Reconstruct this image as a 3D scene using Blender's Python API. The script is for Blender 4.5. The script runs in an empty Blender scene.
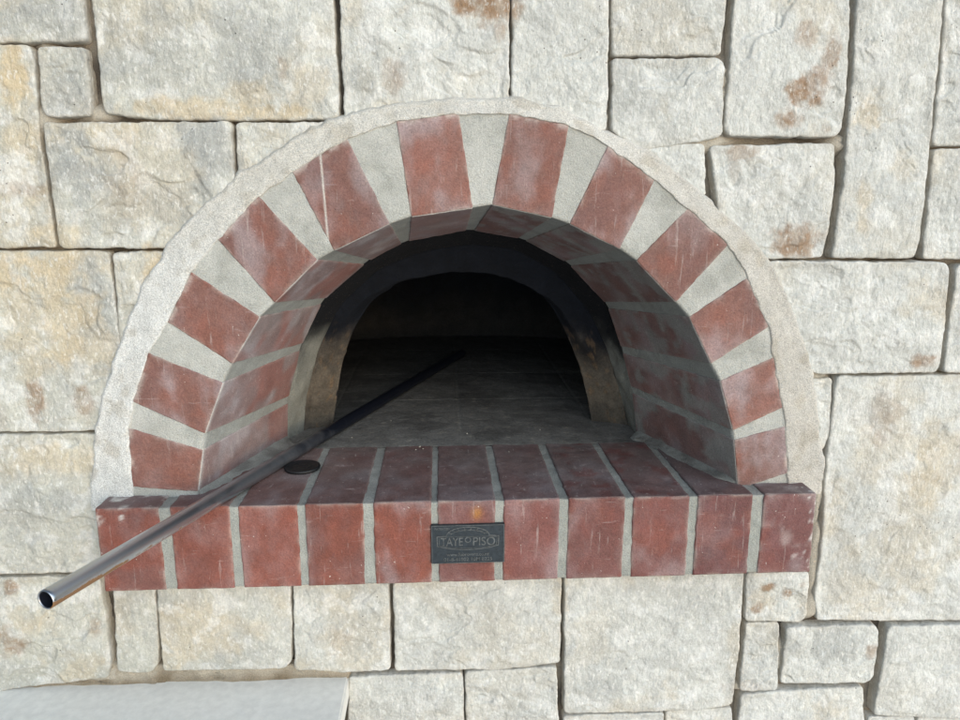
import bpy, math, random
import numpy as np
from mathutils import Vector
random.seed(5); rng = np.random.RandomState(5)
scene = bpy.context.scene
C = scene.collection

# ------------------------------------------------------------------ camera
F, CX, CY = 721.0, 480.0, 360.0
TH = math.atan(160/721.0); PSI = math.atan(40/721.0*math.cos(TH))
YF = -0.045                                  # front of the brick ledge
CAM = np.array([0.0, YF-0.87, 1.40])
fw = np.array([math.sin(PSI)*math.cos(TH), math.cos(PSI)*math.cos(TH), -math.sin(TH)])
rt = np.array([math.cos(PSI), -math.sin(PSI), 0.0])
up = np.cross(rt, fw)
def ray(px, py):
    return fw*F + rt*(px-CX) - up*(py-CY)
def at(px, py, Y):
    d = ray(px, py); return CAM + d*((Y-CAM[1])/d[1])
def atz(px, py, Z):
    d = ray(px, py); return CAM + d*((Z-CAM[2])/d[2])
cam = bpy.data.cameras.new('camera'); camo = bpy.data.objects.new('camera', cam); C.objects.link(camo)
cam.sensor_width = 36; cam.lens = 36*F/960; cam.clip_start = 0.02; cam.clip_end = 200
camo.location = CAM
from mathutils import Matrix
camo.rotation_euler = Matrix(((rt[0], up[0], -fw[0]), (rt[1], up[1], -fw[1]), (rt[2], up[2], -fw[2]))).to_euler()
scene.camera = camo

FZ = at(500, 500, YF)[2]                     # height of the ledge top and hearth

# ------------------------------------------------------------------ numpy noise
_perm = np.arange(256); np.random.RandomState(11).shuffle(_perm); _perm = np.concatenate([_perm, _perm])
_g = np.random.RandomState(3).normal(size=(256, 3)); _g /= np.linalg.norm(_g, axis=1)[:, None]
def perlin(P):
    P = np.asarray(P, float); i = np.floor(P).astype(int); f = P-i; i &= 255
    w = f*f*f*(f*(f*6-15)+10); out = 0
    for dx in (0, 1):
        for dy in (0, 1):
            for dz in (0, 1):
                h = _perm[_perm[_perm[(i[:, 0]+dx) & 255]+((i[:, 1]+dy) & 255)]+((i[:, 2]+dz) & 255)]
                gr = _g[h]; v = gr[:, 0]*(f[:, 0]-dx)+gr[:, 1]*(f[:, 1]-dy)+gr[:, 2]*(f[:, 2]-dz)
                out = out + v*(w[:, 0] if dx else 1-w[:, 0])*(w[:, 1] if dy else 1-w[:, 1])*(w[:, 2] if dz else 1-w[:, 2])
    return out*1.5
def fbm(P, scale, oct=4, seed=0.0, gain=.5):
    P = np.asarray(P, float)*scale + seed*7.31; a = 1; s = 0
    for k in range(oct):
        s = s + a*perlin(P + k*19.7); P = P*2.03; a *= gain
    return s
def sstep(a, b, x):
    t = np.clip((x-a)/(b-a), 0, 1); return t*t*(3-2*t)
def mixc(a, b, t):
    return a*(1-t[:, None]) + np.asarray(b)[None, :]*t[:, None]

# ------------------------------------------------------------------ mesh helpers
class Acc:
    def __init__(s): s.v = []; s.q = []; s.c = []; s.n = 0
    def add(s, v, q, c=None):
        v = np.asarray(v, float); s.v.append(v); s.q.append(np.asarray(q, int)+s.n)
        if c is None: c = np.ones((len(v), 3))*.5
        c = np.asarray(c, float)
        if c.ndim == 1: c = np.tile(c, (len(v), 1))
        s.c.append(c); s.n += len(v)
    def build(s, name, mat, parent=None, smooth=True):
        v = np.concatenate(s.v); q = np.concatenate(s.q); c = np.concatenate(s.c)
        me = bpy.data.meshes.new(name)
        me.vertices.add(len(v)); me.vertices.foreach_set('co', v.ravel())
        me.loops.add(q.size); me.loops.foreach_set('vertex_index', q.ravel())
        me.polygons.add(len(q)); me.polygons.foreach_set('loop_start', np.arange(len(q))*4)
        me.polygons.foreach_set('use_smooth', np.full(len(q), smooth))
        me.update(calc_edges=True); me.validate()
        ca = me.color_attributes.new('Col', 'FLOAT_COLOR', 'POINT')
        ca.data.foreach_set('color', np.concatenate([np.clip(c, 0, 1), np.ones((len(c), 1))], 1).ravel())
        me.materials.append(mat)
        o = bpy.data.objects.new(name, me); C.objects.link(o)
        if parent: o.parent = parent
        return o
def gridq(nu, nv, closed=False, flip=False):
    q = []
    U = nu if closed else nu-1
    j, i = np.meshgrid(np.arange(nv-1), np.arange(U), indexing='ij')
    a = j*nu+i; b = j*nu+(i+1) % nu; c = (j+1)*nu+(i+1) % nu; d = (j+1)*nu+i
    q = np.stack([a, b, c, d], -1).reshape(-1, 4)
    return q[:, ::-1] if flip else q
def roundpoly(P, r):
    P = np.asarray(P, float); n = len(P); out = []
    for k in range(n):
        a, b, c = P[k-1], P[k], P[(k+1) % n]
        la = np.linalg.norm(a-b); lc = np.linalg.norm(c-b)
        p = b+(a-b)*min(r/la, .45); q = b+(c-b)*min(r/lc, .45)
        for t in np.linspace(0, 1, 6): out.append(p*(1-t)**2+b*2*t*(1-t)+q*t*t)
    return np.array(out)
def resample(P, n, closed=True):
    P = np.asarray(P, float)
    if closed: P = np.vstack([P, P[:1]])
    L = np.concatenate([[0], np.cumsum(np.linalg.norm(np.diff(P, axis=0), axis=1))])
    s = np.linspace(0, L[-1], n+1)[:-1] if closed else np.linspace(0, L[-1], n)
    return np.stack([np.interp(s, L, P[:, k]) for k in range(P.shape[1])], 1)
def segdist(X, B):
    out = np.full(len(X), 1e9); B2 = np.roll(B, -1, 0)
    for a in range(0, len(X), 4000):
        x = X[a:a+4000, None, :]; d = (B2-B)[None]; w = x-B[None]
        t = np.clip((w*d).sum(-1)/np.maximum((d*d).sum(-1), 1e-12), 0, 1)
        out[a:a+4000] = np.sqrt(((w-t[..., None]*d)**2).sum(-1)).min(1)
    return out
def slab(acc, poly, Yface, Yback, colf, er=.005, cr=.008, wob=.0011, relief=.0022, pillow=.003, N=280, T=50, flare=.001, seed=0., fine=.0006, chips=1.0, grow=0.0):
    B = resample(roundpoly(poly, cr), N)
    c = B.mean(0)
    d = B-np.roll(B, 1, 0); tn = np.roll(B, -2, 0)-np.roll(B, 2, 0); tn /= np.linalg.norm(tn, axis=1)[:, None]
    nr = np.stack([tn[:, 1], -tn[:, 0]], 1); sg = np.sign(((B-c)*nr).sum(1).mean()); nr *= sg
    P3 = np.stack([B[:, 0], np.full(N, seed), B[:, 1]], 1)
    w = wob*(fbm(P3, 45, 2, seed)*1.2+fbm(P3, 160, 2, seed+3)*.6)
    B = B+nr*(w+grow)[:, None]
    s = np.linspace(0, 1, T); t = 1-s**1.5
    X = c[None, None]+(B-c)[None]*t[:, None, None]
    X = X.reshape(-1, 2)
    D = segdist(X, B)
    P3 = np.stack([X[:, 0], np.full(len(X), seed*1.7), X[:, 1]], 1)
    e = np.clip(D, 0, er); drop = er-np.sqrt(np.maximum(er*er-(er-e)**2, 0))
    ein = sstep(0, .012, D)
    warp = P3+np.stack([fbm(P3, 20, 2, 5), fbm(P3, 20, 2, 6), fbm(P3, 20, 2, 7)], 1)*.012
    rel = fbm(warp, 9, 3, seed+1)*relief*1.3 + (np.abs(fbm(warp, 26, 4, seed+2))-.3)*relief*.9 + fbm(P3, 90, 3, seed+4)*fine
    # broken ledges near the lower edge of split-face stones
    if chips:
        k = fbm(warp*np.array([1, 1, 1.6]), 7, 3, seed+8)
        rel += -.0022*chips*sstep(.12, .17, k)-.0016*chips*sstep(.35, .39, k)
    H = drop+pillow*np.exp(-D/.016)-rel*(.25+.75*ein)
    Y = Yface+H
    V = np.stack([X[:, 0], Y, X[:, 1]], 1)
    col = colf(V, D)
    # skirt
    B0 = X[:N]; y0 = Y[:N]
    sk1 = np.stack([B0[:, 0]+nr[:, 0]*flare*.4, y0*.5+Yback*.5, B0[:, 1]+nr[:, 1]*flare*.4], 1)
    sk2 = np.stack([B0[:, 0]+nr[:, 0]*flare, np.full(N, Yback), B0[:, 1]+nr[:, 1]*flare], 1)
    Vall = np.vstack([sk2, sk1, V])
    sk = mixc(col[:N], (.60, .52, .41), np.full(N, .65)); call = np.vstack([sk, mixc(col[:N], sk.mean(0), np.full(N, .5)), col])  # stone sides mixed paler and warmer: bounced light painted in, with mortar smear
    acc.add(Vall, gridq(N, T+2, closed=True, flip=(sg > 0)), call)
def tagp(o, label, cat):
    o['label'] = label; o['category'] = cat
def empty(name, loc, label, cat):
    o = bpy.data.objects.new(name, None); C.objects.link(o); o.location = (0, 0, 0)
    o.empty_display_size = .05; tagp(o, label, cat); return o

# ------------------------------------------------------------------ materials
def mat(name):
    m = bpy.data.materials.new(name); m.use_nodes = True; nt = m.node_tree
    b = nt.nodes['Principled BSDF']; return m, nt, b
def nd(nt, t, **k):
    n = nt.nodes.new(t)
    for a, v in k.items():
        if a.startswith('i_'): n.inputs[a[2:].replace('_', ' ')].default_value = v
        else: setattr(n, a, v)
    return n
def ramp(nt, src, stops):
    r = nt.nodes.new('ShaderNodeValToRGB'); e = r.color_ramp.elements
    while len(e) < len(stops): e.new(.5)
    for k, (p, c) in enumerate(stops): e[k].position = p; e[k].color = (c, c, c, 1) if not isinstance(c, tuple) else c+(1,)
    nt.links.new(src, r.inputs[0]); return r.outputs[0]
def mixn(nt, fac, a, b, mode='MIX'):
    n = nt.nodes.new('ShaderNodeMix'); n.data_type = 'RGBA'; n.blend_type = mode
    for s, x in ((n.inputs[0], fac), (n.inputs[6], a), (n.inputs[7], b)):
        if isinstance(x, (int, float)): s.default_value = x
        elif isinstance(x, tuple): s.default_value = x+(1,)
        else: nt.links.new(x, s)
    return n.outputs[2]
def noise(nt, co, scale, detail=4, rough=.55, dist=0.0):
    n = nd(nt, 'ShaderNodeTexNoise'); n.inputs['Scale'].default_value = scale; n.inputs['Detail'].default_value = detail
    n.inputs['Roughness'].default_value = rough; n.inputs['Distortion'].default_value = dist
    nt.links.new(co, n.inputs['Vector']); return n.outputs[0]
def coords(nt, sc=None):
    t = nd(nt, 'ShaderNodeTexCoord').outputs['Object']
    if sc:
        m = nd(nt, 'ShaderNodeMapping'); m.inputs['Scale'].default_value = sc; nt.links.new(t, m.inputs['Vector']); return m.outputs[0]
    return t
def vor(nt, co, scale, feature='F1'):
    n = nd(nt, 'ShaderNodeTexVoronoi'); n.feature = feature; n.inputs['Scale'].default_value = scale
    nt.links.new(co, n.inputs['Vector']); return n.outputs['Distance']
def math_(nt, op, a, b=None):
    n = nd(nt, 'ShaderNodeMath'); n.operation = op
    for s, x in zip(n.inputs, (a, b)):
        if x is None: continue
        if isinstance(x, (int, float)): s.default_value = x
        else: nt.links.new(x, s)
    return n.outputs[0]
def bump(nt, b, hs):
    prev = None
    for h, st, dist in hs:
        n = nd(nt, 'ShaderNodeBump'); n.inputs['Strength'].default_value = st; n.inputs['Distance'].default_value = dist
        nt.links.new(h, n.inputs['Height'])
        if prev: nt.links.new(prev, n.inputs['Normal'])
        prev = n.outputs[0]
    nt.links.new(prev, b.inputs['Normal'])
def vcol(nt):
    return nd(nt, 'ShaderNodeVertexColor', layer_name='Col').outputs[0]

def m_stone():
    m, nt, b = mat('split_face_stone'); co = coords(nt); base = vcol(nt)
    f = noise(nt, co, 300, 5, .7); g = noise(nt, co, 60, 5, .65, .4)
    c = mixn(nt, .75, base, ramp(nt, f, [(.3, .8), (.7, 1.16)]), 'MULTIPLY')
    c = mixn(nt, .6, c, ramp(nt, g, [(.32, .78), (.68, 1.14)]), 'MULTIPLY')
    ch = noise(nt, coords(nt, (1, 1, .55)), 240, 3, .6, .3)
    c = mixn(nt, ramp(nt, ch, [(.56, 0.0), (.68, .5)]), c, (.80, .80, .78))
    v = vor(nt, co, 95); pm = noise(nt, co, 9, 2)
    pit = math_(nt, 'MULTIPLY', math_(nt, 'LESS_THAN', v, .085), math_(nt, 'GREATER_THAN', pm, .6))
    c = mixn(nt, math_(nt, 'MULTIPLY', pit, .85), c, (.05, .04, .035))
    nt.links.new(c, b.inputs['Base Color']); b.inputs['Roughness'].default_value = .82; b.inputs['Specular IOR Level'].default_value = .3
    h1 = noise(nt, coords(nt, (1, 1, .62)), 130, 6, .68, .15); h2 = noise(nt, co, 520, 3, .65)
    bump(nt, b, [(h1, 1.0, .0044), (h2, .35, .0012), (math_(nt, 'SUBTRACT', 1.0, pit), .6, .001)])
    return m
def m_mortar(name, grain=1.0, rough=.95, smear=False):
    m, nt, b = mat(name); co = coords(nt); base = vcol(nt)
    f = noise(nt, co, 650, 3, .7); g = noise(nt, co, 45, 5, .6, .3)
    c = mixn(nt, .8*grain, base, ramp(nt, f, [(.3, .68 if not smear else .55), (.7, 1.22 if not smear else 1.32)]), 'MULTIPLY')
    c = mixn(nt, .6, c, ramp(nt, g, [(.3, .80), (.7, 1.12)]), 'MULTIPLY')
    v = vor(nt, co, 330); sp = math_(nt, 'MULTIPLY', math_(nt, 'LESS_THAN', v, .14), math_(nt, 'GREATER_THAN', noise(nt, co, 60, 2), .5))
    c = mixn(nt, math_(nt, 'MULTIPLY', sp, .5), c, (.22, .19, .15))
    nt.links.new(c, b.inputs['Base Color']); b.inputs['Roughness'].default_value = rough; b.inputs['Specular IOR Level'].default_value = .25
    bump(nt, b, [(f, .8*grain, .0022), (noise(nt, co, 150, 5, .7), .8, .0026), (noise(nt, co, 22, 3), .4, .003)])
    return m
def m_brick():
    m, nt, b = mat('red_clay_brick'); co = coords(nt); base = vcol(nt)
    g = noise(nt, co, 35, 5, .6, .4); f = noise(nt, co, 500, 3, .6)
    c = mixn(nt, .7, base, ramp(nt, g, [(.3, .78), (.7, 1.18)]), 'MULTIPLY')
    c = mixn(nt, .7, c, ramp(nt, f, [(.3, .68), (.7, 1.28)]), 'MULTIPLY')
    pv = vor(nt, co, 150); pit = math_(nt, 'MULTIPLY', math_(nt, 'LESS_THAN', pv, .10), math_(nt, 'GREATER_THAN', noise(nt, co, 40, 2), .54))
    c = mixn(nt, math_(nt, 'MULTIPLY', pit, .7), c, (.05, .025, .02))
    # lime bloom and dry scratches
    bl = noise(nt, coords(nt, (1.4, 1, .7)), 30, 7, .75, .5)
    c = mixn(nt, ramp(nt, bl, [(.48, 0.0), (.78, .16)]), c, (.40, .35, .37))
    st = noise(nt, coords(nt, (160, 60, 14)), 1.0, 4, .7, .4)
    c = mixn(nt, ramp(nt, st, [(.62, 0.0), (.74, .42)]), c, (.55, .50, .48))
    st2 = noise(nt, coords(nt, (30, 60, 210)), 1.0, 3, .7, .2)
    c = mixn(nt, ramp(nt, st2, [(.64, 0.0), (.76, .28)]), c, (.55, .48, .47))
    v = noise(nt, co, 210, 2, .5); sp = math_(nt, 'MULTIPLY', math_(nt, 'GREATER_THAN', v, .74), math_(nt, 'GREATER_THAN', noise(nt, co, 33, 3), .5))
    c = mixn(nt, math_(nt, 'MULTIPLY', sp, .6), c, (.62, .58, .55))
    nt.links.new(c, b.inputs['Base Color']); b.inputs['Specular IOR Level'].default_value = .35
    nt.links.new(ramp(nt, g, [(.3, .55), (.7, .78)]), b.inputs['Roughness'])
    bump(nt, b, [(f, .55, .0012), (noise(nt, co, 110, 6, .7), .6, .0018), (sp, .4, .0008)])
    return m
def m_soot():
    m, nt, b = mat('sooty_refractory'); co = coords(nt); base = vcol(nt)
    f = noise(nt, co, 300, 4, .7); g = noise(nt, co, 26, 5, .65, .5)
    c = mixn(nt, .8, base, ramp(nt, f, [(.3, .6), (.7, 1.3)]), 'MULTIPLY')
    c = mixn(nt, .8, c, ramp(nt, g, [(.3, .6), (.7, 1.25)]), 'MULTIPLY')
    nt.links.new(c, b.inputs['Base Color']); b.inputs['Roughness'].default_value = .9; b.inputs['Specular IOR Level'].default_value = .2
    bump(nt, b, [(f, .6, .0014), (noise(nt, co, 60, 4, .6), .6, .003)])
    return m
def m_pipe():
    m, nt, b = mat('steel_pipe'); co = coords(nt); base = vcol(nt)
    n1 = noise(nt, co, 28, 3, .5)
    sep = nd(nt, 'ShaderNodeSeparateColor'); nt.links.new(base, sep.inputs[0])
    soot = ramp(nt, math_(nt, 'ADD', sep.outputs[0], math_(nt, 'MULTIPLY', math_(nt, 'SUBTRACT', n1, .5), .7)), [(.2, 0.0), (.8, 1.0)])
    rust = ramp(nt, math_(nt, 'ADD', sep.outputs[1], math_(nt, 'MULTIPLY', math_(nt, 'SUBTRACT', noise(nt, co, 70, 5, .7), .5), .9)), [(.45, 0.0), (.62, 1.0)])
    c = mixn(nt, soot, (.50, .53, .58), (.022, .027, .045))
    c = mixn(nt, rust, c, (.24, .13, .06))
    nt.links.new(c, b.inputs['Base Color'])
    mt = math_(nt, 'MULTIPLY', math_(nt, 'SUBTRACT', 1.0, math_(nt, 'MULTIPLY', soot, .35)), math_(nt, 'SUBTRACT', 1.0, math_(nt, 'MULTIPLY', rust, .8)))
    nt.links.new(mt, b.inputs['Metallic'])
    nt.links.new(math_(nt, 'ADD', math_(nt, 'ADD', .30, math_(nt, 'MULTIPLY', soot, .10)), math_(nt, 'MULTIPLY', rust, .3)), b.inputs['Roughness'])
    bump(nt, b, [(noise(nt, co, 160, 4, .6), .12, .001)])
    return m
def m_plain(name, col, rough=.5, metal=0.0, bmp=.2, sc=200, var=.2):
    m, nt, b = mat(name); co = coords(nt); g = noise(nt, co, sc, 4, .6)
    c = mixn(nt, 1.0, col, ramp(nt, g, [(.3, 1-var), (.7, 1+var*.5)]), 'MULTIPLY')
    nt.links.new(c, b.inputs['Base Color']); b.inputs['Roughness'].default_value = rough; b.inputs['Metallic'].default_value = metal
    bump(nt, b, [(g, bmp, .001)]); return m
M_STONE = m_stone(); M_BRICK = m_brick(); M_MORTAR = m_mortar('cement_mortar'); M_SURR = m_mortar('lime_render', 1.0, smear=True)
M_SOOT = m_soot(); M_PIPE = m_pipe()

# ================================================================== STONE WALL
wall = empty('stone_wall', (0, 0, 0), 'cream and grey split-face stone wall around the brick oven arch', 'wall')
ST = [
 [(-30,-30),(80,-30),(82,5),(85,40),(-30,42)],
 [(37,47),(84,48),(91,115),(50,117),(43,112)],
 [(88,-30),(329,-30),(339,100),(337,118),(240,119),(150,118),(104,112)],
 [(-30,46),(28,46),(32,60),(40,150),(50,210),(55,246),(-30,247)],
 [(45,124),(230,123),(234,180),(220,247),(61,247)],
 [(236,124),(330,123),(330,180),(239,178)],
 [(-30,252),(108,252),(112,290),(119,340),(125,430),(-30,431)],
 [(113,253),(190,252),(165,345),(121,345)],
 [(-30,436),(110,434),(112,500),(112,571),(-30,574)],
 [(-30,579),(98,577),(104,610),(110,660),(108,676),(-30,694)],
 [(113,588),(154,588),(158,664),(150,672),(118,672)],
 [(158,586),(290,584),(291,660),(285,667),(164,670)],
 [(294,584),(388,583),(390,668),(352,671),(296,668)],
 [(394,583),(561,578),(559,663),(500,669),(396,671)],
 [(350,679),(462,674),(464,750),(346,750)],
 [(466,673),(556,668),(559,750),(467,750)],
 [(565,574),(743,572),(738,650),(731,704),(700,709),(565,712)],
 [(565,716),(663,713),(663,765),(565,765)],
 [(667,712),(732,709),(734,765),(667,765)],
 [(747,573),(808,572),(806,616),(800,621),(746,620)],
 [(747,624),(779,624),(777,690),(740,691)],
 [(787,628),(874,625),(878,631),(873,676),(866,682),(781,683)],
 [(741,696),(780,692),(862,687),(865,765),(736,765)],
 [(889,627),(1000,623),(1000,719),(874,714)],
 [(869,718),(914,717),(914,765),(869,765)],
 [(919,718),(1000,721),(1000,765),(919,765)],
 [(838,377),(1000,376),(1000,620),(817,620),(816,600),(823,540),(828,460)],
 [(745,262),(944,263),(948,270),(938,365),(932,371),(815,373),(780,340)],
 [(800,380),(833,379),(828,440),(822,450),(806,470)],
 [(958,266),(1000,266),(1000,372),(944,372)],
 [(859,-30),(943,-30),(940,20),(933,100),(927,160),(918,240),(913,257),(832,257),(835,240),(845,170),(852,90)],
 [(951,-30),(1000,-30),(1000,143),(935,145),(944,60)],
 [(935,150),(1000,150),(1000,258),(923,258)],
 [(737,-30),(849,-30),(848,40),(845,90),(841,130),(834,136),(729,135),(725,128),(731,60)],
 [(613,-30),(728,-30),(725,20),(720,54),(613,55)],
 [(613,60),(718,59),(723,64),(721,134),(715,138),(640,150),(612,130)],
 [(513,-30),(609,-30),(606,130),(513,130)],
 [(339,-30),(508,-30),(508,130),(346,130)],
 [(711,147),(833,144),(834,180),(829,225),(822,257),(755,258),(720,215)],
 [(640,144),(703,145),(705,196),(675,185)],
]
# (px, py, rx, ry, strength)
RUST = [(487,4,24,15,1.0),(500,26,5,8,.6),(396,76,9,14,.5),(282,72,5,11,.5),(807,33,9,14,.6),(832,58,8,16,.75),(802,92,16,13,1.0),(790,118,11,8,.9),(827,128,9,6,.8),(818,78,12,9,.7),
 (742,152,13,7,.7),(736,170,5,12,.3),(797,240,24,14,.9),(921,360,16,8,.9),(768,587,8,5,.9),(787,593,7,7,.9),(759,608,8,7,.8),(801,585,4,4,.5),(870,652,8,9,.6),
 (34,402,9,16,.75),(82,404,8,18,.55),(10,588,6,9,.7),(12,642,14,14,.75),(95,626,5,9,.5),(2,420,6,10,.2),(20,190,20,7,.4),(128,175,12,30,.2),(887,424,16,26,.38),(880,440,12,12,.3),(745,690,20,10,.25),(340,640,14,20,.2)]
OCHRE = [(15,75,13,22,.8),(20,140,14,14,.3),(190,108,60,9,.6),(262,112,46,7,.7),(250,95,20,12,.4),(12,270,40,22,.7),(60,290,26,60,.55),(152,270,9,24,.7),(95,350,18,20,.4),(20,330,18,50,.4),(60,460,50,14,.35),(150,170,40,50,.25),
 (868,110,16,18,.45),(862,210,8,20,.4),(900,170,12,12,.25),(930,300,25,18,.3),(940,460,26,40,.35),(310,90,16,16,.3),(760,600,18,14,.3),(560,600,10,30,.3),(590,640,20,40,.15),(120,620,12,20,.2)]
GREY = [(75,165,26,30,.85),(205,150,30,26,.9),(170,205,22,18,.55),(110,215,30,20,.35),(240,50,26,40,.6),(265,30,20,30,.4),(165,25,18,16,.3),(40,20,50,12,.5),(65,80,26,34,.5),(45,500,36,14,.55),(20,520,22,30,.5),(95,300,18,45,.7),(80,370,22,26,.4),
 (360,80,16,12,.5),(560,40,60,60,.25),(660,90,50,40,.3),(660,20,50,30,.22),(370,630,26,26,.3),(460,620,60,40,.22),(410,700,60,30,.4),(510,700,40,30,.35),(830,645,36,22,.65),(605,690,24,16,.55),(955,190,18,26,.5),(805,200,12,20,.4),(880,410,12,14,.4),(910,650,20,20,.25),(700,650,30,26,.18),(942,280,10,12,.4),(755,650,16,26,.3)]
def blob(V, lst, seed):
    out = np.zeros(len(V)); n = fbm(V, 38, 5, seed, .6); n2 = fbm(V, 12, 3, seed+9)
    for px, py, rx, ry, s in lst:
        p = at(px, py, 0); k = .00128
        d = ((V[:, 0]-p[0])/(rx*k))**2+((V[:, 2]-p[2])/(ry*k))**2
        q = np.exp(-d*.55)+(n*.55+n2*.25)*np.exp(-d*.22)
        out = np.maximum(out, s*sstep(.25, .85, q))
    return out
def stone_col(seed):
    r = random.Random(seed); ton = r.uniform(.94, 1.05); ga = r.uniform(.15, .65); oa = r.uniform(.1, .5)
    def f(V, D):
        left = sstep(.1, -.5, V[:, 0])
        base = np.tile(np.array([.62, .63, .605])*ton, (len(V), 1))
        base = mixc(base, (.53, .53, .475), left*.9)  # darker towards the left: light falloff across the wall painted into the stone colour
        n1 = fbm(V, 7.5, 5, seed+.3, .55); n2 = fbm(V, 7, 5, seed+5.1, .6); n3 = fbm(V, 30, 4, seed+2.2)
        base = mixc(base, (.40, .405, .385), sstep(-.05, .45, n1)*ga*(.6+.6*left))
        base = mixc(base, (.57, .48, .34), sstep(.0, .5, n2)*oa*(.7+.7*left))
        base = mixc(base, (.74, .745, .73), sstep(.1, .5, n3)*.55)
        base = mixc(base, (.52, .53, .53), sstep(.1, .6, -n3)*.3)
        base = mixc(base, (.37, .38, .37), blob(V, GREY, 1.0)*.95)
        base = mixc(base, (.60, .45, .24), blob(V, OCHRE, 2.0)*.75)
        base = mixc(base, (.29, .175, .095), blob(V, RUST, 3.0)*(.62+.3*sstep(-.3, .4, fbm(V, 70, 3, 17))))
        edge = np.exp(-D/.004)*.35
        base = mixc(base, (.50, .44, .36), edge*(.4+.6*sstep(-.2, .3, fbm(V, 25, 2, seed))))
        return base
    return f
acc = Acc()
for k, P in enumerate(ST):
    if k == 11: r_ = 1
    poly = [(lambda p: (p[0], p[2]))(at(x, y, .0025)) for x, y in P]
    A = abs(sum(poly[i][0]*poly[i-1][1]-poly[i-1][0]*poly[i][1] for i in range(len(poly))))*.5
    big = A > .012
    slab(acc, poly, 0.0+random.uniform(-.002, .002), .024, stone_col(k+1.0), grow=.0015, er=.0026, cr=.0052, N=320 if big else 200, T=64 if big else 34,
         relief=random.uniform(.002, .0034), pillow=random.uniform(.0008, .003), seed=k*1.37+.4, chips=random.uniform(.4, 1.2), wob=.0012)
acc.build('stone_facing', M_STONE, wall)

# joints behind the stones: a sheet with a hole for the oven arch
INT = [(198,492),(203,450),(205,434),(223,383),(232,364),(260,317),(274.5,303),(317.5,260),(334,251),(390,224),(411,217),(473,208),(492,205),(552,218),(569.5,224),(620,249.5),(636,260.5),(676,302.5),(689,317),(711,364),(720,381),(733,431),(734,440),(738,490)]
OUT = [(132,487),(128,428),(132,402),(148,353),(167,322),(191,272),(217,239.5),(258,195.5),(292,172),(347,138),(396,121),(459,113),(509,113),(569,125),(608,145),(655,180),(688,208),(729,244.5),(748,277.5),(769,327),(774,357),(783,408),(786,426),(788,473)]
YA = -.009
I3 = np.array([at(x, y, YA) for x, y in INT]); O3 = np.array([at(x, y, YA) for x, y in OUT])
mid = (I3+O3)/2
hole = np.vstack([[mid[0][0], 0, FZ-.05], mid, [mid[-1][0], 0, FZ-.05]]); n = 160
hl = resample(hole[:, [0, 2]], n, closed=False)
ang = np.linspace(0, 1, n)
tl, tr_, bl, br = at(-60, -60, 0), at(1060, -60, 0), at(-60, 800, 0), at(1060, 800, 0)
X0, X1, Z0, Z1 = min(tl[0], bl[0])-.05, max(tr_[0], br[0])+.05, min(bl[2], br[2])-.1, tl[2]+.05
lo = int(n*.25); hi = int(n*.75)
outer = np.vstack([np.stack([np.full(lo, X0), np.linspace(FZ-.05, Z1, lo)], 1), np.stack([np.linspace(X0, X1, hi-lo), np.full(hi-lo, Z1)], 1), np.stack([np.full(n-hi, X1), np.linspace(Z1, FZ-.05, n-hi)], 1)])
FILL = [(93,114,16,7),(36,118,12,12),(42,60,6,14),(690,140,40,6),(712,145,14,6),(842,142,10,8),(724,100,8,30),(812,378,22,6),(100,676,20,14),(600,118,10,14),(812,610,10,14),(821,500,6,30),(818,560,6,40),(782,660,8,20),(745,690,10,6)]
def fillw(V):
    out = np.zeros(len(V))
    for px, py, rx, ry in FILL:
        p = at(px, py, 0); out = np.maximum(out, np.exp(-(((V[:, 0]-p[0])/(rx*.00128))**2+((V[:, 2]-p[2])/(ry*.00128))**2)*.6))
    return sstep(.2, .7, out+fbm(V, 30, 3, 2)*.15)
def jdepth(V):
    V = V.copy(); V[:, 1] = 0; V[:, 1] = .0195+fbm(V, 14, 3, 4)*.003-fillw(V)*.0125
    return V
acc = Acc(); T = 110; V = []
for t in np.linspace(0, 1, T): V.append(hl*(1-t)+outer*t)
V = np.vstack(V); V3 = np.stack([V[:, 0], np.zeros(len(V)), V[:, 1]], 1)
V3 = jdepth(V3)
def jcol(V):
    c = np.tile(np.array([.27, .235, .19]), (len(V), 1)); c = mixc(c, (.10, .085, .07), sstep(-.2, .3, fbm(V, 10, 3, 2))); return mixc(c, (.50, .46, .39), fillw(V))
acc.add(V3, gridq(n, T), jcol(V3))
gx, gz = np.meshgrid(np.linspace(X0, X1, 400), np.linspace(Z0, FZ-.049, 90)); V3 = np.stack([gx.ravel(), gx.ravel()*0, gz.ravel()], 1)
V3 = jdepth(V3)
acc.add(V3, gridq(400, 90), jcol(V3))
acc.build('mortar_joint', M_MORTAR, wall)
# smeared mortar filling the foot of the wall above the counter
acc = Acc()
zfoot = at(200, 685, 0)[2]
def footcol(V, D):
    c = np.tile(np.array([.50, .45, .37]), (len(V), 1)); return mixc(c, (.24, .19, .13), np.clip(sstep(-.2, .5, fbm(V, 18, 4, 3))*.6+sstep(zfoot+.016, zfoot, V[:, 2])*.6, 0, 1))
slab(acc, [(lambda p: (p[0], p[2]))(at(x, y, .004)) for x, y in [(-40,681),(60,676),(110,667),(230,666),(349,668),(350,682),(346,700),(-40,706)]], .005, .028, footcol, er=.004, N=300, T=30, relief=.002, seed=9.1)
acc.build('foot_mortar', M_MORTAR, wall)

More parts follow.
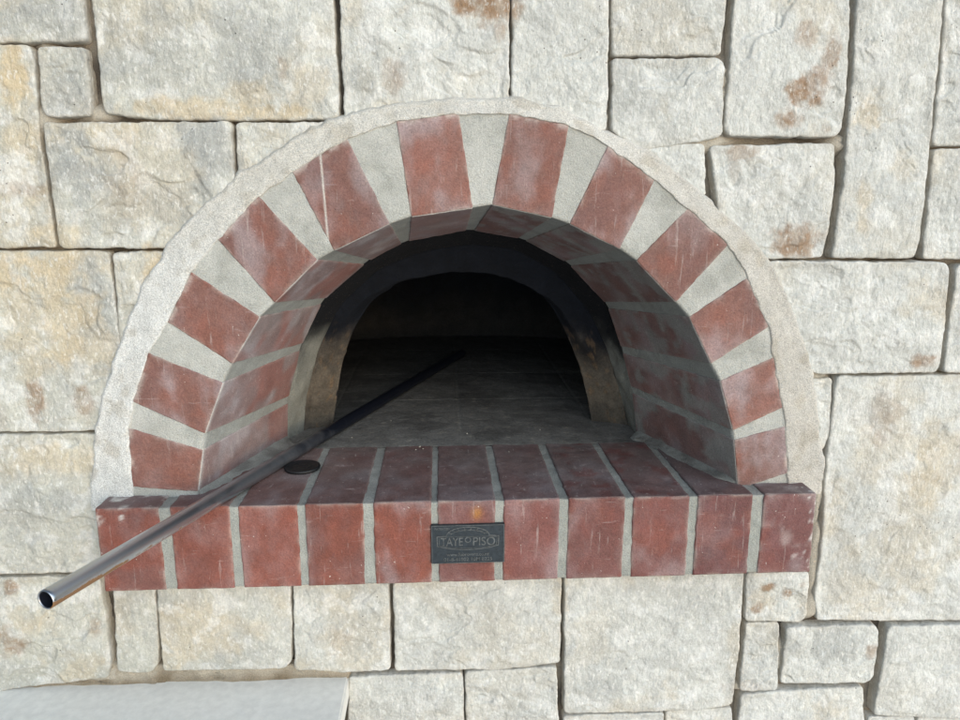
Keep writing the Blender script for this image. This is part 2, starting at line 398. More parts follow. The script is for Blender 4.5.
# ================================================================== BRICK OVEN
oven = empty('brick_oven', (0, 0, 0), 'arched red brick pizza oven mouth with pale mortar rim set in stone wall', 'oven')
YJ = [(287,439),(288,400),(301,347),(323,301),(367,262),(405,242),(470,230),(522,239),(568,263),(607,305),(622,350),(632,390),(637,433)]
YB = .5*(atz(287, 439, FZ)[1]+atz(637, 433, FZ)[1])
print('FZ', FZ, 'YB', YB, 'hole bottom Y', atz(332, 422, FZ)[1], atz(592, 422, FZ)[1], 'ledge back', atz(487, 445, FZ)[1])
J3 = np.array([at(x, y, YB) for x, y in YJ]); J3[0, 2] = J3[-1, 2] = FZ-.004
archc = np.array([(I3[0][0]+I3[-1][0])/2, 0, FZ+.02])

def fold(acc, A, B, Cc, Dd, E, Fp, colf, nu=22, nv1=26, nv2=26, ar=.0018, skirt=(.02, .02), skn=None, seed=0., rough=.0004, wob=.0006, uends=(1, 1), skirtu=None, depthsk=None):
    """brick surface folded over its arris. A,B: outer edge ends; Cc,Dd: arris ends (A-Cc, B-Dd); E,Fp: back ends."""
    A, B, Cc, Dd, E, Fp = [np.asarray(x, float) for x in (A, B, Cc, Dd, E, Fp)]
    nf = np.cross(B-A, Cc-A); nf /= np.linalg.norm(nf)
    if np.dot(nf, np.array([0, -1, 0])) < 0: nf = -nf
    nb = np.cross(Dd-Cc, E-Cc); nb /= np.linalg.norm(nb)
    if np.dot(nb, (Cc+Dd)/2-(A+B)/2) < 0: nb = -nb
    Lf = np.linalg.norm((A+B)/2-(Cc+Dd)/2); Lb = np.linalg.norm((E+Fp)/2-(Cc+Dd)/2)
    def dens(n):                 # dense towards both ends
        x = np.linspace(0, 1, n); return .5-.5*np.cos(np.pi*x)
    us = dens(nu); rows = []; meta = []
    for v in dens(nv1)[:-1]: rows.append((0, v))
    for v in dens(nv2): rows.append((1, v))
    V = []; dist = []; NN = []; reg = []
    W = np.linalg.norm(B-A)
    for r, v in rows:
        if r == 0: p0 = A*(1-v)+Cc*v; p1 = B*(1-v)+Dd*v; da = (1-v)*Lf; de = v*Lf
        else: p0 = Cc*(1-v)+E*v; p1 = Dd*(1-v)+Fp*v; da = v*Lb; de = 99
        w = np.linalg.norm(p1-p0)
        for u in us:
            p = p0*(1-u)+p1*u; du = min(u, 1-u)*w
            nrm = nf if r == 0 else nb
            dr = 0
            if da < ar: dr += (ar-math.sqrt(max(ar*ar-(ar-da)**2, 0)))*.45
            if du < ar: dr += (ar-math.sqrt(max(ar*ar-(ar-du)**2, 0)))
            if de < ar: dr += (ar-math.sqrt(max(ar*ar-(ar-de)**2, 0)))
            nr2 = nrm
            if da < ar*1.2: nr2 = nf+nb
            p = p-nr2*dr; V.append(p); dist.append(min(da, du, de)); NN.append(nrm); reg.append((r, v, u))
    V = np.array(V); dist = np.array(dist); NN = np.array(NN); reg = np.array(reg)
    V = V+NN*(fbm(V, 60, 4, seed)*rough+fbm(V, 14, 2, seed+3)*rough*1.3)[:, None]
    e1 = np.exp(-dist/.002); uu = (B-A)/W
    lat = fbm(V, 90, 3, seed+7)*wob*e1
    chip = sstep(.45, .8, fbm(V, 110, 3, seed+11))*np.exp(-dist/.0016)*.0011
    V = V+uu[None]*lat[:, None]-NN*chip[:, None]
    col = colf(V, dist, reg)
    nr_ = len(rows); G = V.reshape(nr_, nu, 3); Gc = col.reshape(nr_, nu, 3); Rg = reg.reshape(nr_, nu, 3)[:, 0, 0]
    # side skirts
    ny = np.array([0, 1., 0])
    def push(p, r): return p-(nf if r == 0 else nb)*skirt[int(r)]
    def sides(row, r, k): return row-(nf if r == 0 else nb)[None]*k
    L = np.array([G[k, 0]-(nf if Rg[k] == 0 else nb)*(skirtu[0] if skirtu else skirt[0]) for k in range(nr_)])
    R = np.array([G[k, -1]-(nf if Rg[k] == 0 else nb)*(skirtu[1] if skirtu else skirt[0]) for k in range(nr_)])
    G2 = np.concatenate([L[:, None], G, R[:, None]], 1); C2 = np.concatenate([Gc[:, :1], Gc, Gc[:, -1:]], 1)
    first = G2[0]-nf[None]*skirt[1]; G2 = np.concatenate([first[None], G2], 0); C2 = np.concatenate([C2[:1], C2], 0)
    q = gridq(nu+2, nr_+1)
    a, b, c = G2[3, 3], G2[3, 4], G2[4, 3]
    if np.dot(np.cross(b-a, c-a), nf) < 0: q = q[:, ::-1]
    acc.add(G2.reshape(-1, 3), q, C2.reshape(-1, 3))

def brick_col(seed, tone=(.275, .098, .075), dust=.2, revdust=.45, extra=None, frontdark=0.):
    r = random.Random(seed); t = r.uniform(.84, 1.16); pu = r.uniform(0, .7); r_amt = r.uniform(.3, 1.3)
    def f(V, D, reg):
        c = np.tile(np.array(tone)*t, (len(V), 1))
        n1 = fbm(V, 16, 5, seed, .6); n2 = fbm(V*np.array([1.3, 1, .8]), 15, 4, seed+4, .5); bt = r_amt
        c = mixc(c, (.165, .085, .078), sstep(-.1, .6, n1)*pu)
        c = mixc(c, (.25, .08, .052), sstep(.1, .6, -n1)*.3)
        dd = dust*bt*(1-reg[:, 0])+revdust*reg[:, 0]
        c = mixc(c, (.36, .31, .325), np.clip(sstep(-.15, .75, n2)*dd*1.6, 0, .9))
        e = np.exp(-D/.0022)*sstep(-.3, .4, fbm(V, 50, 3, seed+8))
        c = mixc(c, (.46, .42, .38), e*.55)
        if extra: c = extra(c, V, D, reg)
        return c
    return f
# --- arch bricks
rad = lambda p: (p-archc)*np.array([1, 0, 1])/np.linalg.norm((p-archc)*np.array([1, 0, 1]))
acc = Acc(); macc = Acc()
Jb = []     # back corners per brick
for k in range(12):
    a, b = J3[k], J3[k+1]; g = .006/np.linalg.norm(b-a)
    g0 = g if k > 0 else .02; g1 = g if k < 11 else .02
    Jb.append((a*(1-g0)+b*g0, a*g1+b*(1-g1)))
for k in range(12):
    A, B, Cc, Dd = O3[2*k], O3[2*k+1], I3[2*k], I3[2*k+1]; E, Fp = Jb[k]
    left = k < 6
    def extra(c, V, D, reg, k=k, left=k < 5):
        fr = 1-reg[:, 0]
        if k < 7:   # lime-white line along the arris, loose mortar crumbs on it
            a = (1-reg[:, 1])*fr+reg[:, 1]*reg[:, 0]
            w = np.exp(-(a/.022)**2)*reg[:, 0]
            c = mixc(c, (.62, .60, .56), w*.85)
        if k == 4:
            pa, pb = at(320, 150, YA), at(328, 240, YA); xx = pa[0]+(V[:, 2]-pa[2])/(pb[2]-pa[2])*(pb[0]-pa[0])
            c = mixc(c, (.60, .58, .54), np.exp(-((V[:, 0]-xx)/.0011)**2)*fr*.9)
        v = reg[:, 1]
        # grout smears on the reveal
        s = sstep(.0, .6, fbm(V*np.array([1, .7, 1]), 15, 3, k+20.))*reg[:, 0]
        c = mixc(c, (.36, .37, .36), s*(.3 if k < 6 else .45))
        c = mixc(c, (.33, .31, .33), reg[:, 0]*(.38 if k < 6 else .2))
        if k >= 6:
            w = sstep(-.05, .35, fbm(V, 26, 4, k+60.)+.5*np.exp(-(v/.22)**2)-.1)*reg[:, 0]
            c = mixc(c, (.29, .30, .285), w*.7)
        if k >= 7 and k <= 10:  # header joint across two-deep bricks
            w = np.exp(-((v-.36-.06*(reg[:, 2]-.5))/.035)**2)*reg[:, 0]
            c = mixc(c, (.30, .31, .29), w*.85*sstep(-.5, .2, fbm(V, 40, 3, k+3)))
        if k < 4:    # clean patches rubbed bare
            w = sstep(.0, .35, fbm(V, 14, 2, k+31.)+.25*(v-.4))*reg[:, 0]
            c = mixc(c, (.29, .10, .075), w*.5)
        o = np.exp(-(v/.05)**2)*fr*sstep(-.2, .3, fbm(V, 40, 3, k+50.))
        c = mixc(c, (.55, .50, .46), o*.6)
        return c
    fold(acc, A, B, Cc, Dd, E, Fp, brick_col(k+10., tone=(.205, .098, .080), dust=random.uniform(.2, .42), revdust=.75 if k < 5 else .34, extra=extra), seed=k*2.1, nu=64, nv1=40, nv2=40)
acc.build('arch_brick', M_BRICK, oven)
# --- arch mortar: wedges on the face and joints along the reveal
Ip = np.vstack([I3[0]+[0, 0, -.01], I3, I3[-1]+[0, 0, -.02]]); Ip[0, 2] = FZ-.006; Ip[-1, 2] = FZ-.006
Op = np.vstack([O3[0]+[-.01, 0, 0], O3, O3[-1]+[.01, 0, 0]]); Op[0, 2] = FZ-.006; Op[-1, 2] = FZ-.006
Jm = [J3[0]]
for k in range(12): Jm += [Jb[k][0], Jb[k][1]]
Jm.append(J3[-1]); Jm = np.array(Jm); Jm[0, 2] = Jm[-1, 2] = FZ-.006
R = np.array([rad(p) for p in Ip]); 
recf, recr = .0012, .0012
rows = []; kinds = []
def dense(P, m=10):
    out = []
    for a, b in zip(P[:-1], P[1:]):
        for t in np.linspace(0, 1, m, endpoint=False): out.append(a*(1-t)+b*t)
    out.append(P[-1]); return np.array(out)
Od, Id, Jd, Rd = dense(Op), dense(Ip), dense(Jm), dense(R)
Yv = np.array([0, recf, 0])
Oext = Od+(Od-Id)*.025
for t in np.linspace(0, 1, 30): rows.append(Oext*(1-t)+(Id+Rd*.001)*t+Yv); kinds.append(0)
for t in np.linspace(0, 1, 30)[1:]: rows.append((Id+Rd*recr+Yv)*(1-t)+(Jd+Rd*recr)*t); kinds.append(1)
V = np.vstack(rows); nU = len(Od)
kd = np.repeat(kinds, nU).astype(float)
V[:, 1] += np.where(kd == 0, fbm(V, 40, 3, 3)*.0008, 0)
RR = np.tile(Rd, (len(rows), 1)); V += RR*(kd*fbm(V, 40, 3, 5)*.0006)[:, None]
def mort_col(V, kd):
    c = np.tile(np.array([.50, .505, .475]), (len(V), 1))
    c = mixc(c, (.62, .62, .59), sstep(-.1, .6, fbm(V, 14, 4, 8))*.5*(1-kd))
    c = mixc(c, (.33, .35, .34), kd*.75)
    c = mixc(c, (.30, .30, .27), sstep(.1, .6, fbm(V, 30, 4, 12))*.35)
    return c
macc.add(V, gridq(nU, len(rows), flip=False), mort_col(V, kd))
macc.build('arch_mortar', M_MORTAR, oven)
# --- outer mortar rim
RIM = [(90,505),(90,470),(95,428),(104,385),(119,342),(140,290),(172,238),(205,205),(238,176),(270,155),(328,119),(400,105),(460,99),(512,98),(560,108),(605,130),(650,152),(705,195),(745,232),(775,268),(798,318),(814,372),(820,420),(826,470),(822,500)]
YR = -.0093
Rm = np.array([at(x, y, YR) for x, y in RIM]); Rm[0, 2] = Rm[-1, 2] = FZ-.02
nR = 520; rim = resample(Rm, nR, closed=False)
inn = dense(np.vstack([O3[0]+[-.004, 0, -.05], O3, O3[-1]+[.004, 0, -.06]]), 8)
inn[:, 1] = YR
# smooth inner: pair by angle
def angp(P): return np.arctan2(P[:, 2]-archc[2], -(P[:, 0]-archc[0]))
ai = angp(inn); rr = np.linalg.norm((inn-archc)*np.array([1, 0, 1]), axis=1); o_ = np.argsort(ai); ar_ = angp(rim)
ri = np.interp(ar_, ai[o_], rr[o_])
wv = fbm(rim, 30, 4, 2)
ro = np.linalg.norm((rim-archc)*np.array([1, 0, 1]), axis=1)+wv*.0032+fbm(rim, 110, 3, 3)*.0012+.002
ri = ri-.0008+fbm(rim, 60, 4, 6)*.0022
dirs = np.stack([-np.cos(ar_), np.zeros(nR), np.sin(ar_)], 1)
V = []; tt = []
prof = [(1.05, .026), (1.02, .010), (1.0, .0035), (.99, .0014), (.975, .0003)]
for e, dy in prof: V.append(archc+dirs*(ri+(ro-ri)*1.0+(e-1)*.12)[:, None]+[0, YR+dy, 0]); tt.append(np.full(nR, 1.0))
for t in np.linspace(.97, 0.03, 26): V.append(archc+dirs*(ri+(ro-ri-.003)*t)[:, None]+[0, YR, 0]); tt.append(np.full(nR, t))
V.append(archc+dirs*(ri)[:, None]+[0, YR+.0012, 0]); tt.append(np.zeros(nR))
V.append(archc+dirs*(ri-.0015)[:, None]+[0, YR+.012, 0]); tt.append(np.zeros(nR))
nrow = len(V); V = np.vstack(V); tt = np.concatenate(tt)
# rim surface runs a shade above the brick faces near the inner edge, dished outward
V[:, 1] += .0058*sstep(.0, 1, tt)+(fbm(V, 22, 4, 7)*.0016)*sstep(0, .3, tt)+fbm(V, 90, 3, 9)*.0006*sstep(0, .1, tt)-.0007
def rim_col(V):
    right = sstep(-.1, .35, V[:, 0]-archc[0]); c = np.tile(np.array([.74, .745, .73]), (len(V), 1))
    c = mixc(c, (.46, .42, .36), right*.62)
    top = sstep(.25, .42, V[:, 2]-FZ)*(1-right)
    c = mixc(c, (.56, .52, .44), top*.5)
    c = mixc(c, (.72, .71, .68), sstep(.1, .5, fbm(V, 16, 4, 3))*.5*(1-right*.5))
    c = mixc(c, (.42, .37, .29), sstep(.2, .6, fbm(V, 28, 4, 13))*.4)
    return c
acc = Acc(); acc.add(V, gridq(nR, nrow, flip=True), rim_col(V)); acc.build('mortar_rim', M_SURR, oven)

# --- ledge
ZB = at(500, 581, YF)[2]
LJ = [(95.5,None),(161,172),(231,240),(299,306),(364,374),(431.5,438.5),(495,503),(559,567),(623.5,632),(688,695),(750,760),(817,None)]
def jx(px, py=540): return at(px, py, YF)[0]
YLB = atz(487, 445, FZ)[1]
xl, xr = at(99, 545, YF)[0], at(813.5, 535, YF)[0]
edges = [xl]
for a, b in LJ[1:-1]: edges += [jx(a), jx(b)]
edges.append(xr)
acc = Acc()
for k in range(11):
    x0, x1 = edges[2*k], edges[2*k+1]; w0 = random.uniform(-.0012, .0012); w1 = random.uniform(-.0012, .0012); zt = FZ+random.uniform(-.0006, .0006)
    def extra(c, V, D, reg, k=k):
        top = reg[:, 0]
        c = mixc(c, (.12, .10, .10), top*.6)      # dusty worn upper face, with its shade painted into the colour
        c = mixc(c, (.17, .15, .14), top*sstep(0, 1, (V[:, 1]-YF)/.19)*.45*sstep(-.6, .4, fbm(V, 14, 3, 30)))
        if k in (7, 8): c = mixc(c, (.14, .05, .045), top*sstep(.15, .4, fbm(V, 30, 3, 41))*.6)
        # white lime splash on the two end bricks
        if k == 10: c = mixc(c, (.68, .66, .64), np.clip(sstep(.45, .75, fbm(V, 130, 4, 14)*.8+(V[:, 0]-xr+.02)*16)*.75+sstep(.0, .8, fbm(V, 26, 4, 19)+(V[:, 2]-FZ+.03)*8)*.28, 0, .85))
        if k == 0: c = mixc(c, (.66, .64, .60), sstep(.25, .6, fbm(V, 40, 4, 15)+(V[:, 2]-FZ+.012)*14)*.85)
        if k == 5:
            p = at(477, 513, YF); d = ((V[:, 0]-p[0])/.006)**2+((V[:, 2]-p[2])/.008)**2
            c = mixc(c, (.38, .17, .04), np.exp(-d)*.9*(1-top))
        return c
    fold(acc, (x0, YF, ZB), (x1, YF, ZB), (x0+w0, YF, zt), (x1+w1, YF, zt), (x0+w0, YLB, zt), (x1+w1, YLB, zt),
         brick_col(k+40., tone=(.205, .068, .050) if k < 5 else (.175, .068, .060) if k < 9 else (.165, .068, .066), dust=.26, revdust=.4, extra=extra), seed=k*3.3+50, nu=26, nv1=36, nv2=50,
         skirt=(.01, .06), skirtu=(.06 if k == 0 else .01, .06 if k == 10 else .01), rough=.0006, wob=.0010, ar=.0022)
acc.build('ledge_brick', M_BRICK, oven)
acc = Acc(); r = .0017
def lm(V, D, reg):
    c = np.tile(np.array([.37, .385, .36]), (len(V), 1)); c = mixc(c, (.27, .265, .245), reg[:, 0]*.5)
    return mixc(c, (.48, .48, .45), sstep(.1, .5, fbm(V, 40, 3, 6))*.4)
fold(acc, (xl+.004, YF+r, ZB+.001), (xr-.004, YF+r, ZB+.001), (xl+.004, YF+r, FZ-r), (xr-.004, YF+r, FZ-r), (xl+.004, YLB, FZ-r), (xr-.004, YLB, FZ-r), lm, nu=400, nv1=30, nv2=50, skirt=(.06, .06), skirtu=(.05, .05), rough=.0006, wob=0, ar=.001)
acc.build('ledge_mortar', M_MORTAR, oven)

# --- mouth of the chamber
YM = YB+.055; YH = .5*(atz(332, 422, FZ)[1]+atz(592, 422, FZ)[1])
C0 = J3.copy()
c1 = [(304,438),(306,400),(318,350),(340,305),(380,268),(420,252),(470,244),(515,249),(556,272),(590,312),(608,352),(620,392),(629,432)]
c2 = [(309,432),(312,400),(324,360),(342,322),(368,296),(403,280),(453,271),(493,273),(527,285),(555,303),(580,335),(600,375),(613,410),(620,431)]
c3 = [(332,422),(342,363),(353,330),(371,301),(400,281),(453,268),(493,270),(530,283),(552,306),(568,337),(580,367),(588,400),(592,422)]
def curve(L, Y, n=140):
    P = np.array([at(x, y, Y) for x, y in L]); P[0, 2] = P[-1, 2] = FZ-.006
    P = resample(P, n, closed=False)
    for _ in range(6): P[1:-1] = .25*P[:-2]+.5*P[1:-1]+.25*P[2:]
    return P
K0 = resample(C0, 140, closed=False); K0[0, 2] = K0[-1, 2] = FZ-.006
K0 = K0 + np.array([rad(p) for p in K0])*.0012
K1, K2, K3 = curve(c1, YM-.008), curve(c2, YM), curve(c3, YH)
def loft(Ks, m=14):
    rows = []
    for a, b in zip(Ks[:-1], Ks[1:]):
        for t in np.linspace(0, 1, m, endpoint=False): rows.append(a*(1-t)+b*t)
    rows.append(Ks[-1]); return rows
def build_loft(name, Ks, colf, material, m=14, disp=.002):
    rows = loft(Ks, m); V = np.vstack(rows); nn = len(Ks[0])
    D = np.stack([fbm(V, 30, 4, 1), fbm(V, 30, 4, 2), fbm(V, 30, 4, 3)], 1)*disp
    e = np.repeat([0.]+[1.]*(len(rows)-2)+[0.], nn); V = V+D*e[:, None]
    acc = Acc(); acc.add(V, gridq(nn, len(rows)), colf(V)); return acc.build(name, material, oven)
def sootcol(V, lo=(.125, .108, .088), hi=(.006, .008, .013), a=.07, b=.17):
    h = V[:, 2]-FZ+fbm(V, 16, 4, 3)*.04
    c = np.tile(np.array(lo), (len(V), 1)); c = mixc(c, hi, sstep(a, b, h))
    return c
def filletcol(V):
    c = sootcol(V, (.30, .31, .285), (.008, .009, .012), .10, .20)
    return mixc(c, (.16, .15, .13), sstep(0, 1, (V[:, 1]-YB)/.05)*.5*sstep(-.5, .4, fbm(V, 20, 3, 2))*sstep(.16, .1, V[:, 2]-FZ))
build_loft('reveal_mortar', [K0, K1], filletcol, M_MORTAR, 14, .0025)
def mouthcol(V):
    c = sootcol(V)
    c = mixc(c, (.20, .13, .075), sstep(.35, .6, fbm(V, 70, 4, 8))*.5*sstep(.2, .1, V[:, 2]-FZ))
    c = mixc(c, (.05, .048, .045), sstep(.0, .4, fbm(V, 18, 4, 5))*.5*sstep(.16, .1, V[:, 2]-FZ))
    return c
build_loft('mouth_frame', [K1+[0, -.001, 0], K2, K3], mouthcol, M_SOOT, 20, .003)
# dome
xc = (K3[0][0]+K3[-1][0])/2; RD = .43; YC = YH+.40
Ks = [K3, K3*[1.12, 1, 1]+[-xc*.12, .01, .015]]
phi = np.linspace(0, math.pi, 140)
for y in list(np.linspace(YH+.012, YC+RD*.99, 30))+[YC+RD]:
    s = RD*max(1-min(abs(y-YC)/RD, 1)**3, 0)**(1/3.); s = max(s, 0.001)
    Ks.append(np.stack([xc-np.cos(phi)*s, np.full(140, y), FZ-.006+np.sin(phi)**.8*s*1.1], 1))
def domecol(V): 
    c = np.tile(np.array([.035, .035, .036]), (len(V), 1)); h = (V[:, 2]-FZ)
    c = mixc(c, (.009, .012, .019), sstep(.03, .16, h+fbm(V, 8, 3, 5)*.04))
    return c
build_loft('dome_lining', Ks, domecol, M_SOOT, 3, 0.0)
# hearth floor
gx = np.linspace(xc-.46, xc+.46, 330); gy = np.linspace(YLB-.0, YC+RD+.03, 380)
GX, GY = np.meshgrid(gx, gy); V = np.stack([GX.ravel(), GY.ravel(), np.full(GX.size, FZ-.0015)], 1)
tile_y = [atz(440, 399, FZ)[1], atz(440, 373, FZ)[1]]; tile_y += [tile_y[1]+.26, tile_y[1]+.52]
gr = np.zeros(len(V))
for ty in tile_y: gr = np.maximum(gr, np.exp(-((V[:, 1]-ty)/.0016)**2))
x0 = atz(459, 410, FZ)[0]
for k_ in range(-2, 3):
    gr = np.maximum(gr, np.exp(-((V[:, 0]-x0-k_*.23)/.0016)**2)*(V[:, 1] > YB+.03))
V[:, 2] += -gr*.0016+fbm(V, 25, 3, 2)*.0007
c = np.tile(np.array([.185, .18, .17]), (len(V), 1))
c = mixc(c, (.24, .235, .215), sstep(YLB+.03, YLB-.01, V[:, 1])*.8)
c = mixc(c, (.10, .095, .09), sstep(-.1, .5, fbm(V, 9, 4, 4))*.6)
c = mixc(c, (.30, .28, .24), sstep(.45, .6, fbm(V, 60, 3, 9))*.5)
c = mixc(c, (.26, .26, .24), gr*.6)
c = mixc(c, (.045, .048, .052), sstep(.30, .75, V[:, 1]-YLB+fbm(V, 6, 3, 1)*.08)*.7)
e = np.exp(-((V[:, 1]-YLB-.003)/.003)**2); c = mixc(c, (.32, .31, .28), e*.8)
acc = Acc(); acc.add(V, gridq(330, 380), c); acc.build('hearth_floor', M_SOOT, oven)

# --- mortar fillets where the reveal meets the ledge
for side in (0, 1):
    acc = Acc()
    a = I3[-1] if side else I3[0]; b = J3[-1] if side else J3[0]; sg = -1 if side else 1
    rows = []; ny = 60; tv = np.linspace(0, 1, ny); base = a[None]*(1-tv)[:, None]+b[None]*tv[:, None]
    wd = (.013+.012*tv)*np.clip((1-tv)*9+.15, 0, 1)*np.clip(tv*9+.15, 0, 1)*(1+.5*fbm(base+side*3, 30, 3, 4))
    for j, (o_, h_) in enumerate([(-.004, .009), (.0, .0075), (.25, .0045), (.55, .0022), (.85, .0011), (1.0, -.001)]):
        V = base.copy(); V[:, 0] += sg*(o_*wd if o_ > 0 else o_); V[:, 1] = np.maximum(V[:, 1], YA+.003); V[:, 2] = FZ+h_; rows.append(V)
    V = np.vstack(rows); V += fbm(V, 60, 3, 5)[:, None]*.0005; c = mixc(np.tile(np.array([.34, .345, .32]), (len(V), 1)), (.22, .215, .20), sstep(-.2, .4, fbm(V, 30, 3, 3)))
    acc.add(V, gridq(ny, len(rows), flip=bool(side)), c); acc.build('reveal_fillet', M_MORTAR, oven)

# --- plaque
pl0, pl1 = at(431.5, 563, YF), at(504.5, 522.5, YF); pw, ph = pl1[0]-pl0[0], pl1[2]-pl0[2]
px0, pz0 = (pl0[0]+pl1[0])/2, (pl0[2]+pl1[2])/2
M_PLQ = m_plain('grey_cast_plate', (.034, .044, .054), .42, .5, .25, 260, .35); M_LET = m_plain('worn_raised_metal', (.135, .145, .15), .45, .6, .2, 300, .5)
M_EDGE = m_plain('pale_adhesive_edge', (.38, .36, .34), .7, 0, .3, 300, .3)
import bmesh
def prism(bm, pts, y0, y1):
    a = [bm.verts.new((x, y0, z)) for x, z in pts]; b = [bm.verts.new((x, y1, z)) for x, z in pts]
    bm.faces.new(a); bm.faces.new(b[::-1]); n = len(pts)
    for i in range(n): bm.faces.new((a[i], b[i], b[(i+1) % n], a[(i+1) % n]))
def bobj(name, bm, m, parent=None, bev=0, smooth=False):
    bmesh.ops.recalc_face_normals(bm, faces=bm.faces)
    if bev: bmesh.ops.bevel(bm, geom=bm.edges[:], offset=bev, segments=2, affect='EDGES')
    me = bpy.data.meshes.new(name); bm.to_mesh(me); bm.free(); me.materials.append(m)
    if smooth: me.polygons.foreach_set('use_smooth', [True]*len(me.polygons))
    o = bpy.data.objects.new(name, me); C.objects.link(o); o.parent = parent; return o
bm = bmesh.new(); hw, hh = pw/2, ph/2
prism(bm, [(px0-hw, pz0-hh), (px0+hw, pz0-hh), (px0+hw, pz0+hh), (px0-hw, pz0+hh)], YF-.0032, YF+.002)
plaque = bobj('plaque', bm, M_PLQ, oven, .0006)
YP = YF-.0032
def strip(bm, pts, w, y0=None, y1=None, closed=False):
    pts = [np.array(p, float) for p in pts]; n = len(pts)
    for i in range(n if closed else n-1):
        a, b = pts[i], pts[(i+1) % n]; d = (b-a)/np.linalg.norm(b-a); q = np.array([-d[1], d[0]])*w/2; e = d*w*.3
        prism(bm, [tuple(a-e-q), tuple(b+e-q), tuple(b+e+q), tuple(a-e+q)], YP-.0007-.00002*(i % 3), YP+.0004)
def P(u, v): return (px0+(u-.5)*pw, pz0+(v-.5)*ph)       # plaque coordinates
bm = bmesh.new()
arc = [P(.08, .70), P(.21, .72)]+[P(.5-.29*math.cos(t), .72+.22*math.sin(t)) for t in np.linspace(.12, math.pi-.12, 18)]+[P(.79, .72), P(.92, .70), P(.915, .46), P(.80, .41)]+[P(.5+.30*x, .36+.05*x*x) for x in np.linspace(.9, -.9, 10)]+[P(.20, .41), P(.085, .46)]
strip(bm, arc, .0010, closed=True)
strip(bm, [P(.012, .02), P(.988, .02), P(.988, .98), P(.012, .98)], .0007, closed=True)
strip(bm, [P(.5+(u-.5)*.94, .565+(v-.565)*.84) for u, v in [(.08, .70), (.21, .72), (.79, .72), (.92, .70), (.915, .46), (.80, .41), (.65, .375), (.5, .365), (.35, .375), (.20, .41), (.085, .46)]], .0005, closed=True)
strip(bm, [P(.5-.23*math.cos(t), .74+.12*math.sin(t)) for t in np.linspace(.1, math.pi-.1, 16)], .0007)
for t in np.linspace(.35, math.pi-.35, 8):
    strip(bm, [P(.5-.23*math.cos(t), .74+.13*math.sin(t)), P(.5-.285*math.cos(t), .72+.205*math.sin(t))], .0006)
bobj('emblem', bm, M_LET, plaque)
def text(s, u, v, size, width=None, align='CENTER'):
    cu = bpy.data.curves.new('text', 'FONT'); cu.body = s; cu.size = size; cu.extrude = .0004; cu.align_x = align; cu.align_y = 'CENTER'; cu.offset = .00004
    o = bpy.data.objects.new('text', cu); C.objects.link(o); bpy.context.view_layer.update()
    me = bpy.data.meshes.new_from_object(o.evaluated_get(bpy.context.evaluated_depsgraph_get()))
    bpy.data.objects.remove(o)
    xs = [v_.co.x for v_ in me.vertices]; sx = width/(max(xs)-min(xs)) if width else 1; mx = (max(xs)+min(xs))/2
    p = P(u, v)
    for v_ in me.vertices:
        x, y, z = v_.co; v_.co = (p[0]+(x-mx)*sx, YP-.0002-z, p[1]+y)
    me.materials.clear(); me.materials.append(M_LET); return me
def join(meshes, name, parent):
    bm = bmesh.new()
    for me in meshes: bm.from_mesh(me)
    o = bobj(name, bm, M_LET, parent); return o
join([text('TAYE', .28, .555, ph*.30, pw*.30), text('O', .5, .60, ph*.20), text('PISO', .72, .555, ph*.30, pw*.30), text('II  II', .5, .86, ph*.08, pw*.10),
      text('PATENTED', .15, .90, ph*.075, pw*.2), text('www.flabrovens.co.nz', .5, .235, ph*.125, pw*.58), text('01-8-41802 10M 8225', .5, .105, ph*.125, pw*.66)], 'lettering', plaque)

# ================================================================== PIPE
RP = .0098
p1 = atz(462, 353, FZ+RP); p0 = atz(45.5, 600, FZ+RP); print('pipe', p0, p1, np.linalg.norm(p1-p0))
pipe = None
ax = (p1-p0); Lp = np.linalg.norm(ax); ax /= Lp; sx = np.cross(ax, [0, 0, 1]); sx /= np.linalg.norm(sx); sz = np.cross(sx, ax)
acc = Acc(); NA = 48; rows = []; cols = []
def ring(s, r): 
    a = np.linspace(0, 2*math.pi, NA, endpoint=False)
    return p0+ax*s+np.outer(np.cos(a), sx)*r+np.outer(np.sin(a), sz)*r
S = [(.30, RP-.0014), (.06, RP-.0014), (.0012, RP-.0014), (.0, RP-.0011), (-.0001, RP-.0004), (.0006, RP)]+[(s, RP) for s in np.linspace(.004, Lp-.002, 260)]+[(Lp, RP-.001), (Lp, RP-.0014), (Lp-.2, RP-.0014)]
a = np.linspace(0, 2*math.pi, NA, endpoint=False)
for k, (s, r_) in enumerate(S):
    V = ring(s, r_); V[:, 2] -= 0; rows.append(V)
    u = s/Lp; inner = k < 3
    so = np.clip(.12+2.0*max(0, u-.12), 0, 1)*np.ones(NA) if not inner else np.full(NA, .75)
    lowside = np.clip(-np.sin(a+.25), 0, 1)
    da = (a+.55+math.pi) % (2*math.pi)-math.pi; ru = np.exp(-(da/.5)**2)*(.78*math.exp(-(s/.10)**2)+.38*math.exp(-((s-.2)/.09)**2))+.22*math.exp(-(s/.25)**2)
    ru = np.maximum(ru, .72*np.exp(-((s-.135)/.006)**2)*np.exp(-((a-5.6)/.3)**2))
    cols.append(np.stack([so, ru if not inner else ru*0, ru*0], 1))
V = np.vstack(rows); acc.add(V, gridq(NA, len(rows), closed=True, flip=False), np.vstack(cols))
pipe = acc.build('metal_pipe', M_PIPE)
tagp(pipe, 'hollow steel pipe, bright at near end and sooty black inside, lying across oven ledge', 'pipe')

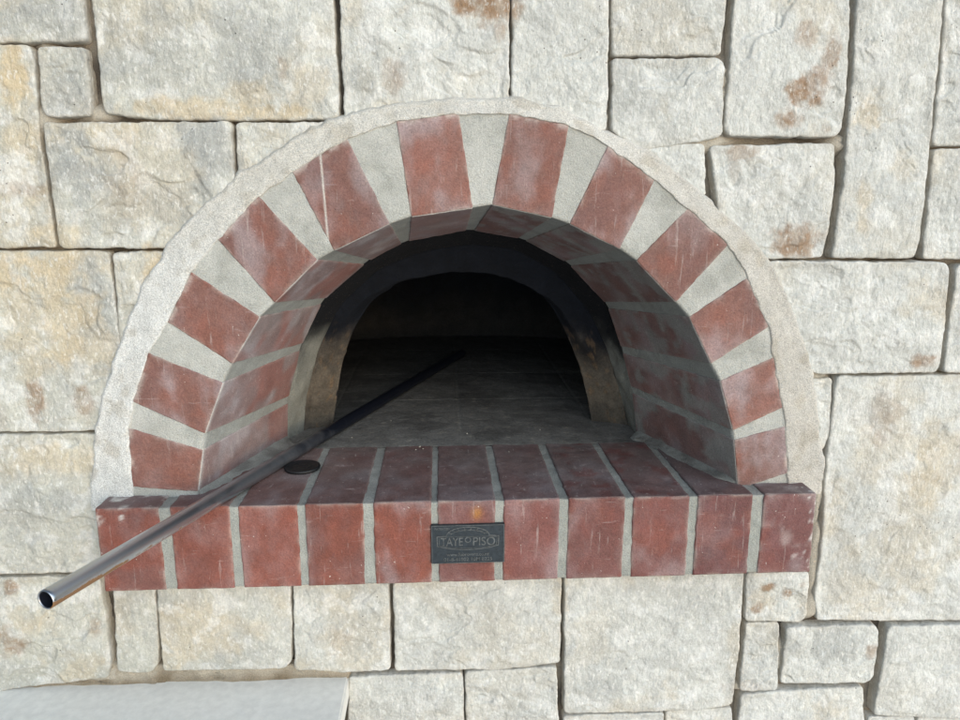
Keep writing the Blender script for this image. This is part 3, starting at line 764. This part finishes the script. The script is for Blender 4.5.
# ================================================================== BLACK CAP
cc = atz(302.5, 468.5, FZ); M_RUB = m_plain('black_plastic', (.006, .007, .009), .5, 0, .2, 300, .3)
prof = [(0, .0052), (.004, .0052), (.0045, .0047), (.0085, .0047), (.009, .0052), (.0125, .0052), (.013, .0047), (.0165, .0047), (.017, .0052), (.0205, .0052), (.0215, .0068), (.0235, .0072), (.0252, .006), (.0256, .004), (.0254, .001), (.025, 0.0002), (.0, .0002)]
rows = []; NA = 72; a = np.linspace(0, 2*math.pi, NA, endpoint=False)
for r_, z in prof: rows.append(np.stack([cc[0]+np.cos(a)*max(r_, 1e-5), cc[1]+np.sin(a)*max(r_, 1e-5), FZ+.0005+z*.6+np.cos(a)*0], 1))
acc = Acc(); acc.add(np.vstack(rows), gridq(NA, len(rows), closed=True), (.02, .02, .02))
cap = acc.build('round_cap', M_RUB); tagp(cap, 'small black round cap lying on the brick ledge beside the pipe', 'cap')

M_CR = m_plain('pale_mortar', (.45, .43, .38), .9, 0, .5, 500, .3)
for px, py, rr_ in [(420,447,.0016),(423,449,.0011),(416,450,.0010),(467,434,.0015),(391,421,.0009),(352,438,.0010),(509,452,.0009),(540,430,.001)]:
    p = atz(px, py, FZ); bm = bmesh.new(); bmesh.ops.create_icosphere(bm, subdivisions=2, radius=rr_)
    for v_ in bm.verts: v_.co = v_.co*random.uniform(.7, 1.25); v_.co.z *= .7; v_.co += Vector((p[0], p[1], FZ+rr_*.5))
    o = bobj('mortar_crumb', bm, M_CR); tagp(o, 'tiny pale mortar crumb on the dark hearth just behind the brick ledge', 'crumb'); o['group'] = 'mortar crumbs scattered on the hearth'
# ================================================================== COUNTER
ZC = atz(200, 684, 0)  # placeholder
zc = at(200, 685, .0)[2]
q = atz(348, 679, zc); xe = q[0]
M_CT = m_plain('white_counter', (.80, .79, .755), .42, 0, .15, 90, .10)
bm = bmesh.new(); XL = at(-120, 685, 0)[0]
prism(bm, [(XL, zc-.032), (xe, zc-.032), (xe, zc), (XL, zc)], -.60, .0245)
ctr = bobj('countertop', bm, M_CT, None, .0025); tagp(ctr, 'smooth white countertop meeting the foot of the stone wall, lower left', 'countertop')

# ================================================================== LIGHT
w = bpy.data.worlds.new('World'); scene.world = w; w.use_nodes = True; nt = w.node_tree
sk = nt.nodes.new('ShaderNodeTexSky'); sk.sky_type = 'NISHITA'; sk.sun_disc = False
EL, AZ = 14, 30        # the open side of the patio: low and to the right of the camera
sk.sun_elevation = math.radians(EL)
dirv = Vector((math.sin(math.radians(AZ))*math.cos(math.radians(EL)), -math.cos(math.radians(AZ))*math.cos(math.radians(EL)), math.sin(math.radians(EL))))
sk.sun_rotation = math.atan2(dirv.x, dirv.y)
nt.links.new(sk.outputs[0], nt.nodes['Background'].inputs[0]); nt.nodes['Background'].inputs[1].default_value = .055
ld = bpy.data.lights.new('sun', 'SUN'); ld.energy = 1.5; ld.angle = math.radians(104); ld.color = (.83, .935, 1)
lo_ = bpy.data.objects.new('sun', ld); C.objects.link(lo_); lo_.rotation_euler = dirv.to_track_quat('Z', 'Y').to_euler()
scene.view_settings.view_transform = 'Standard'; scene.view_settings.look = 'None'; scene.view_settings.exposure = 1.24
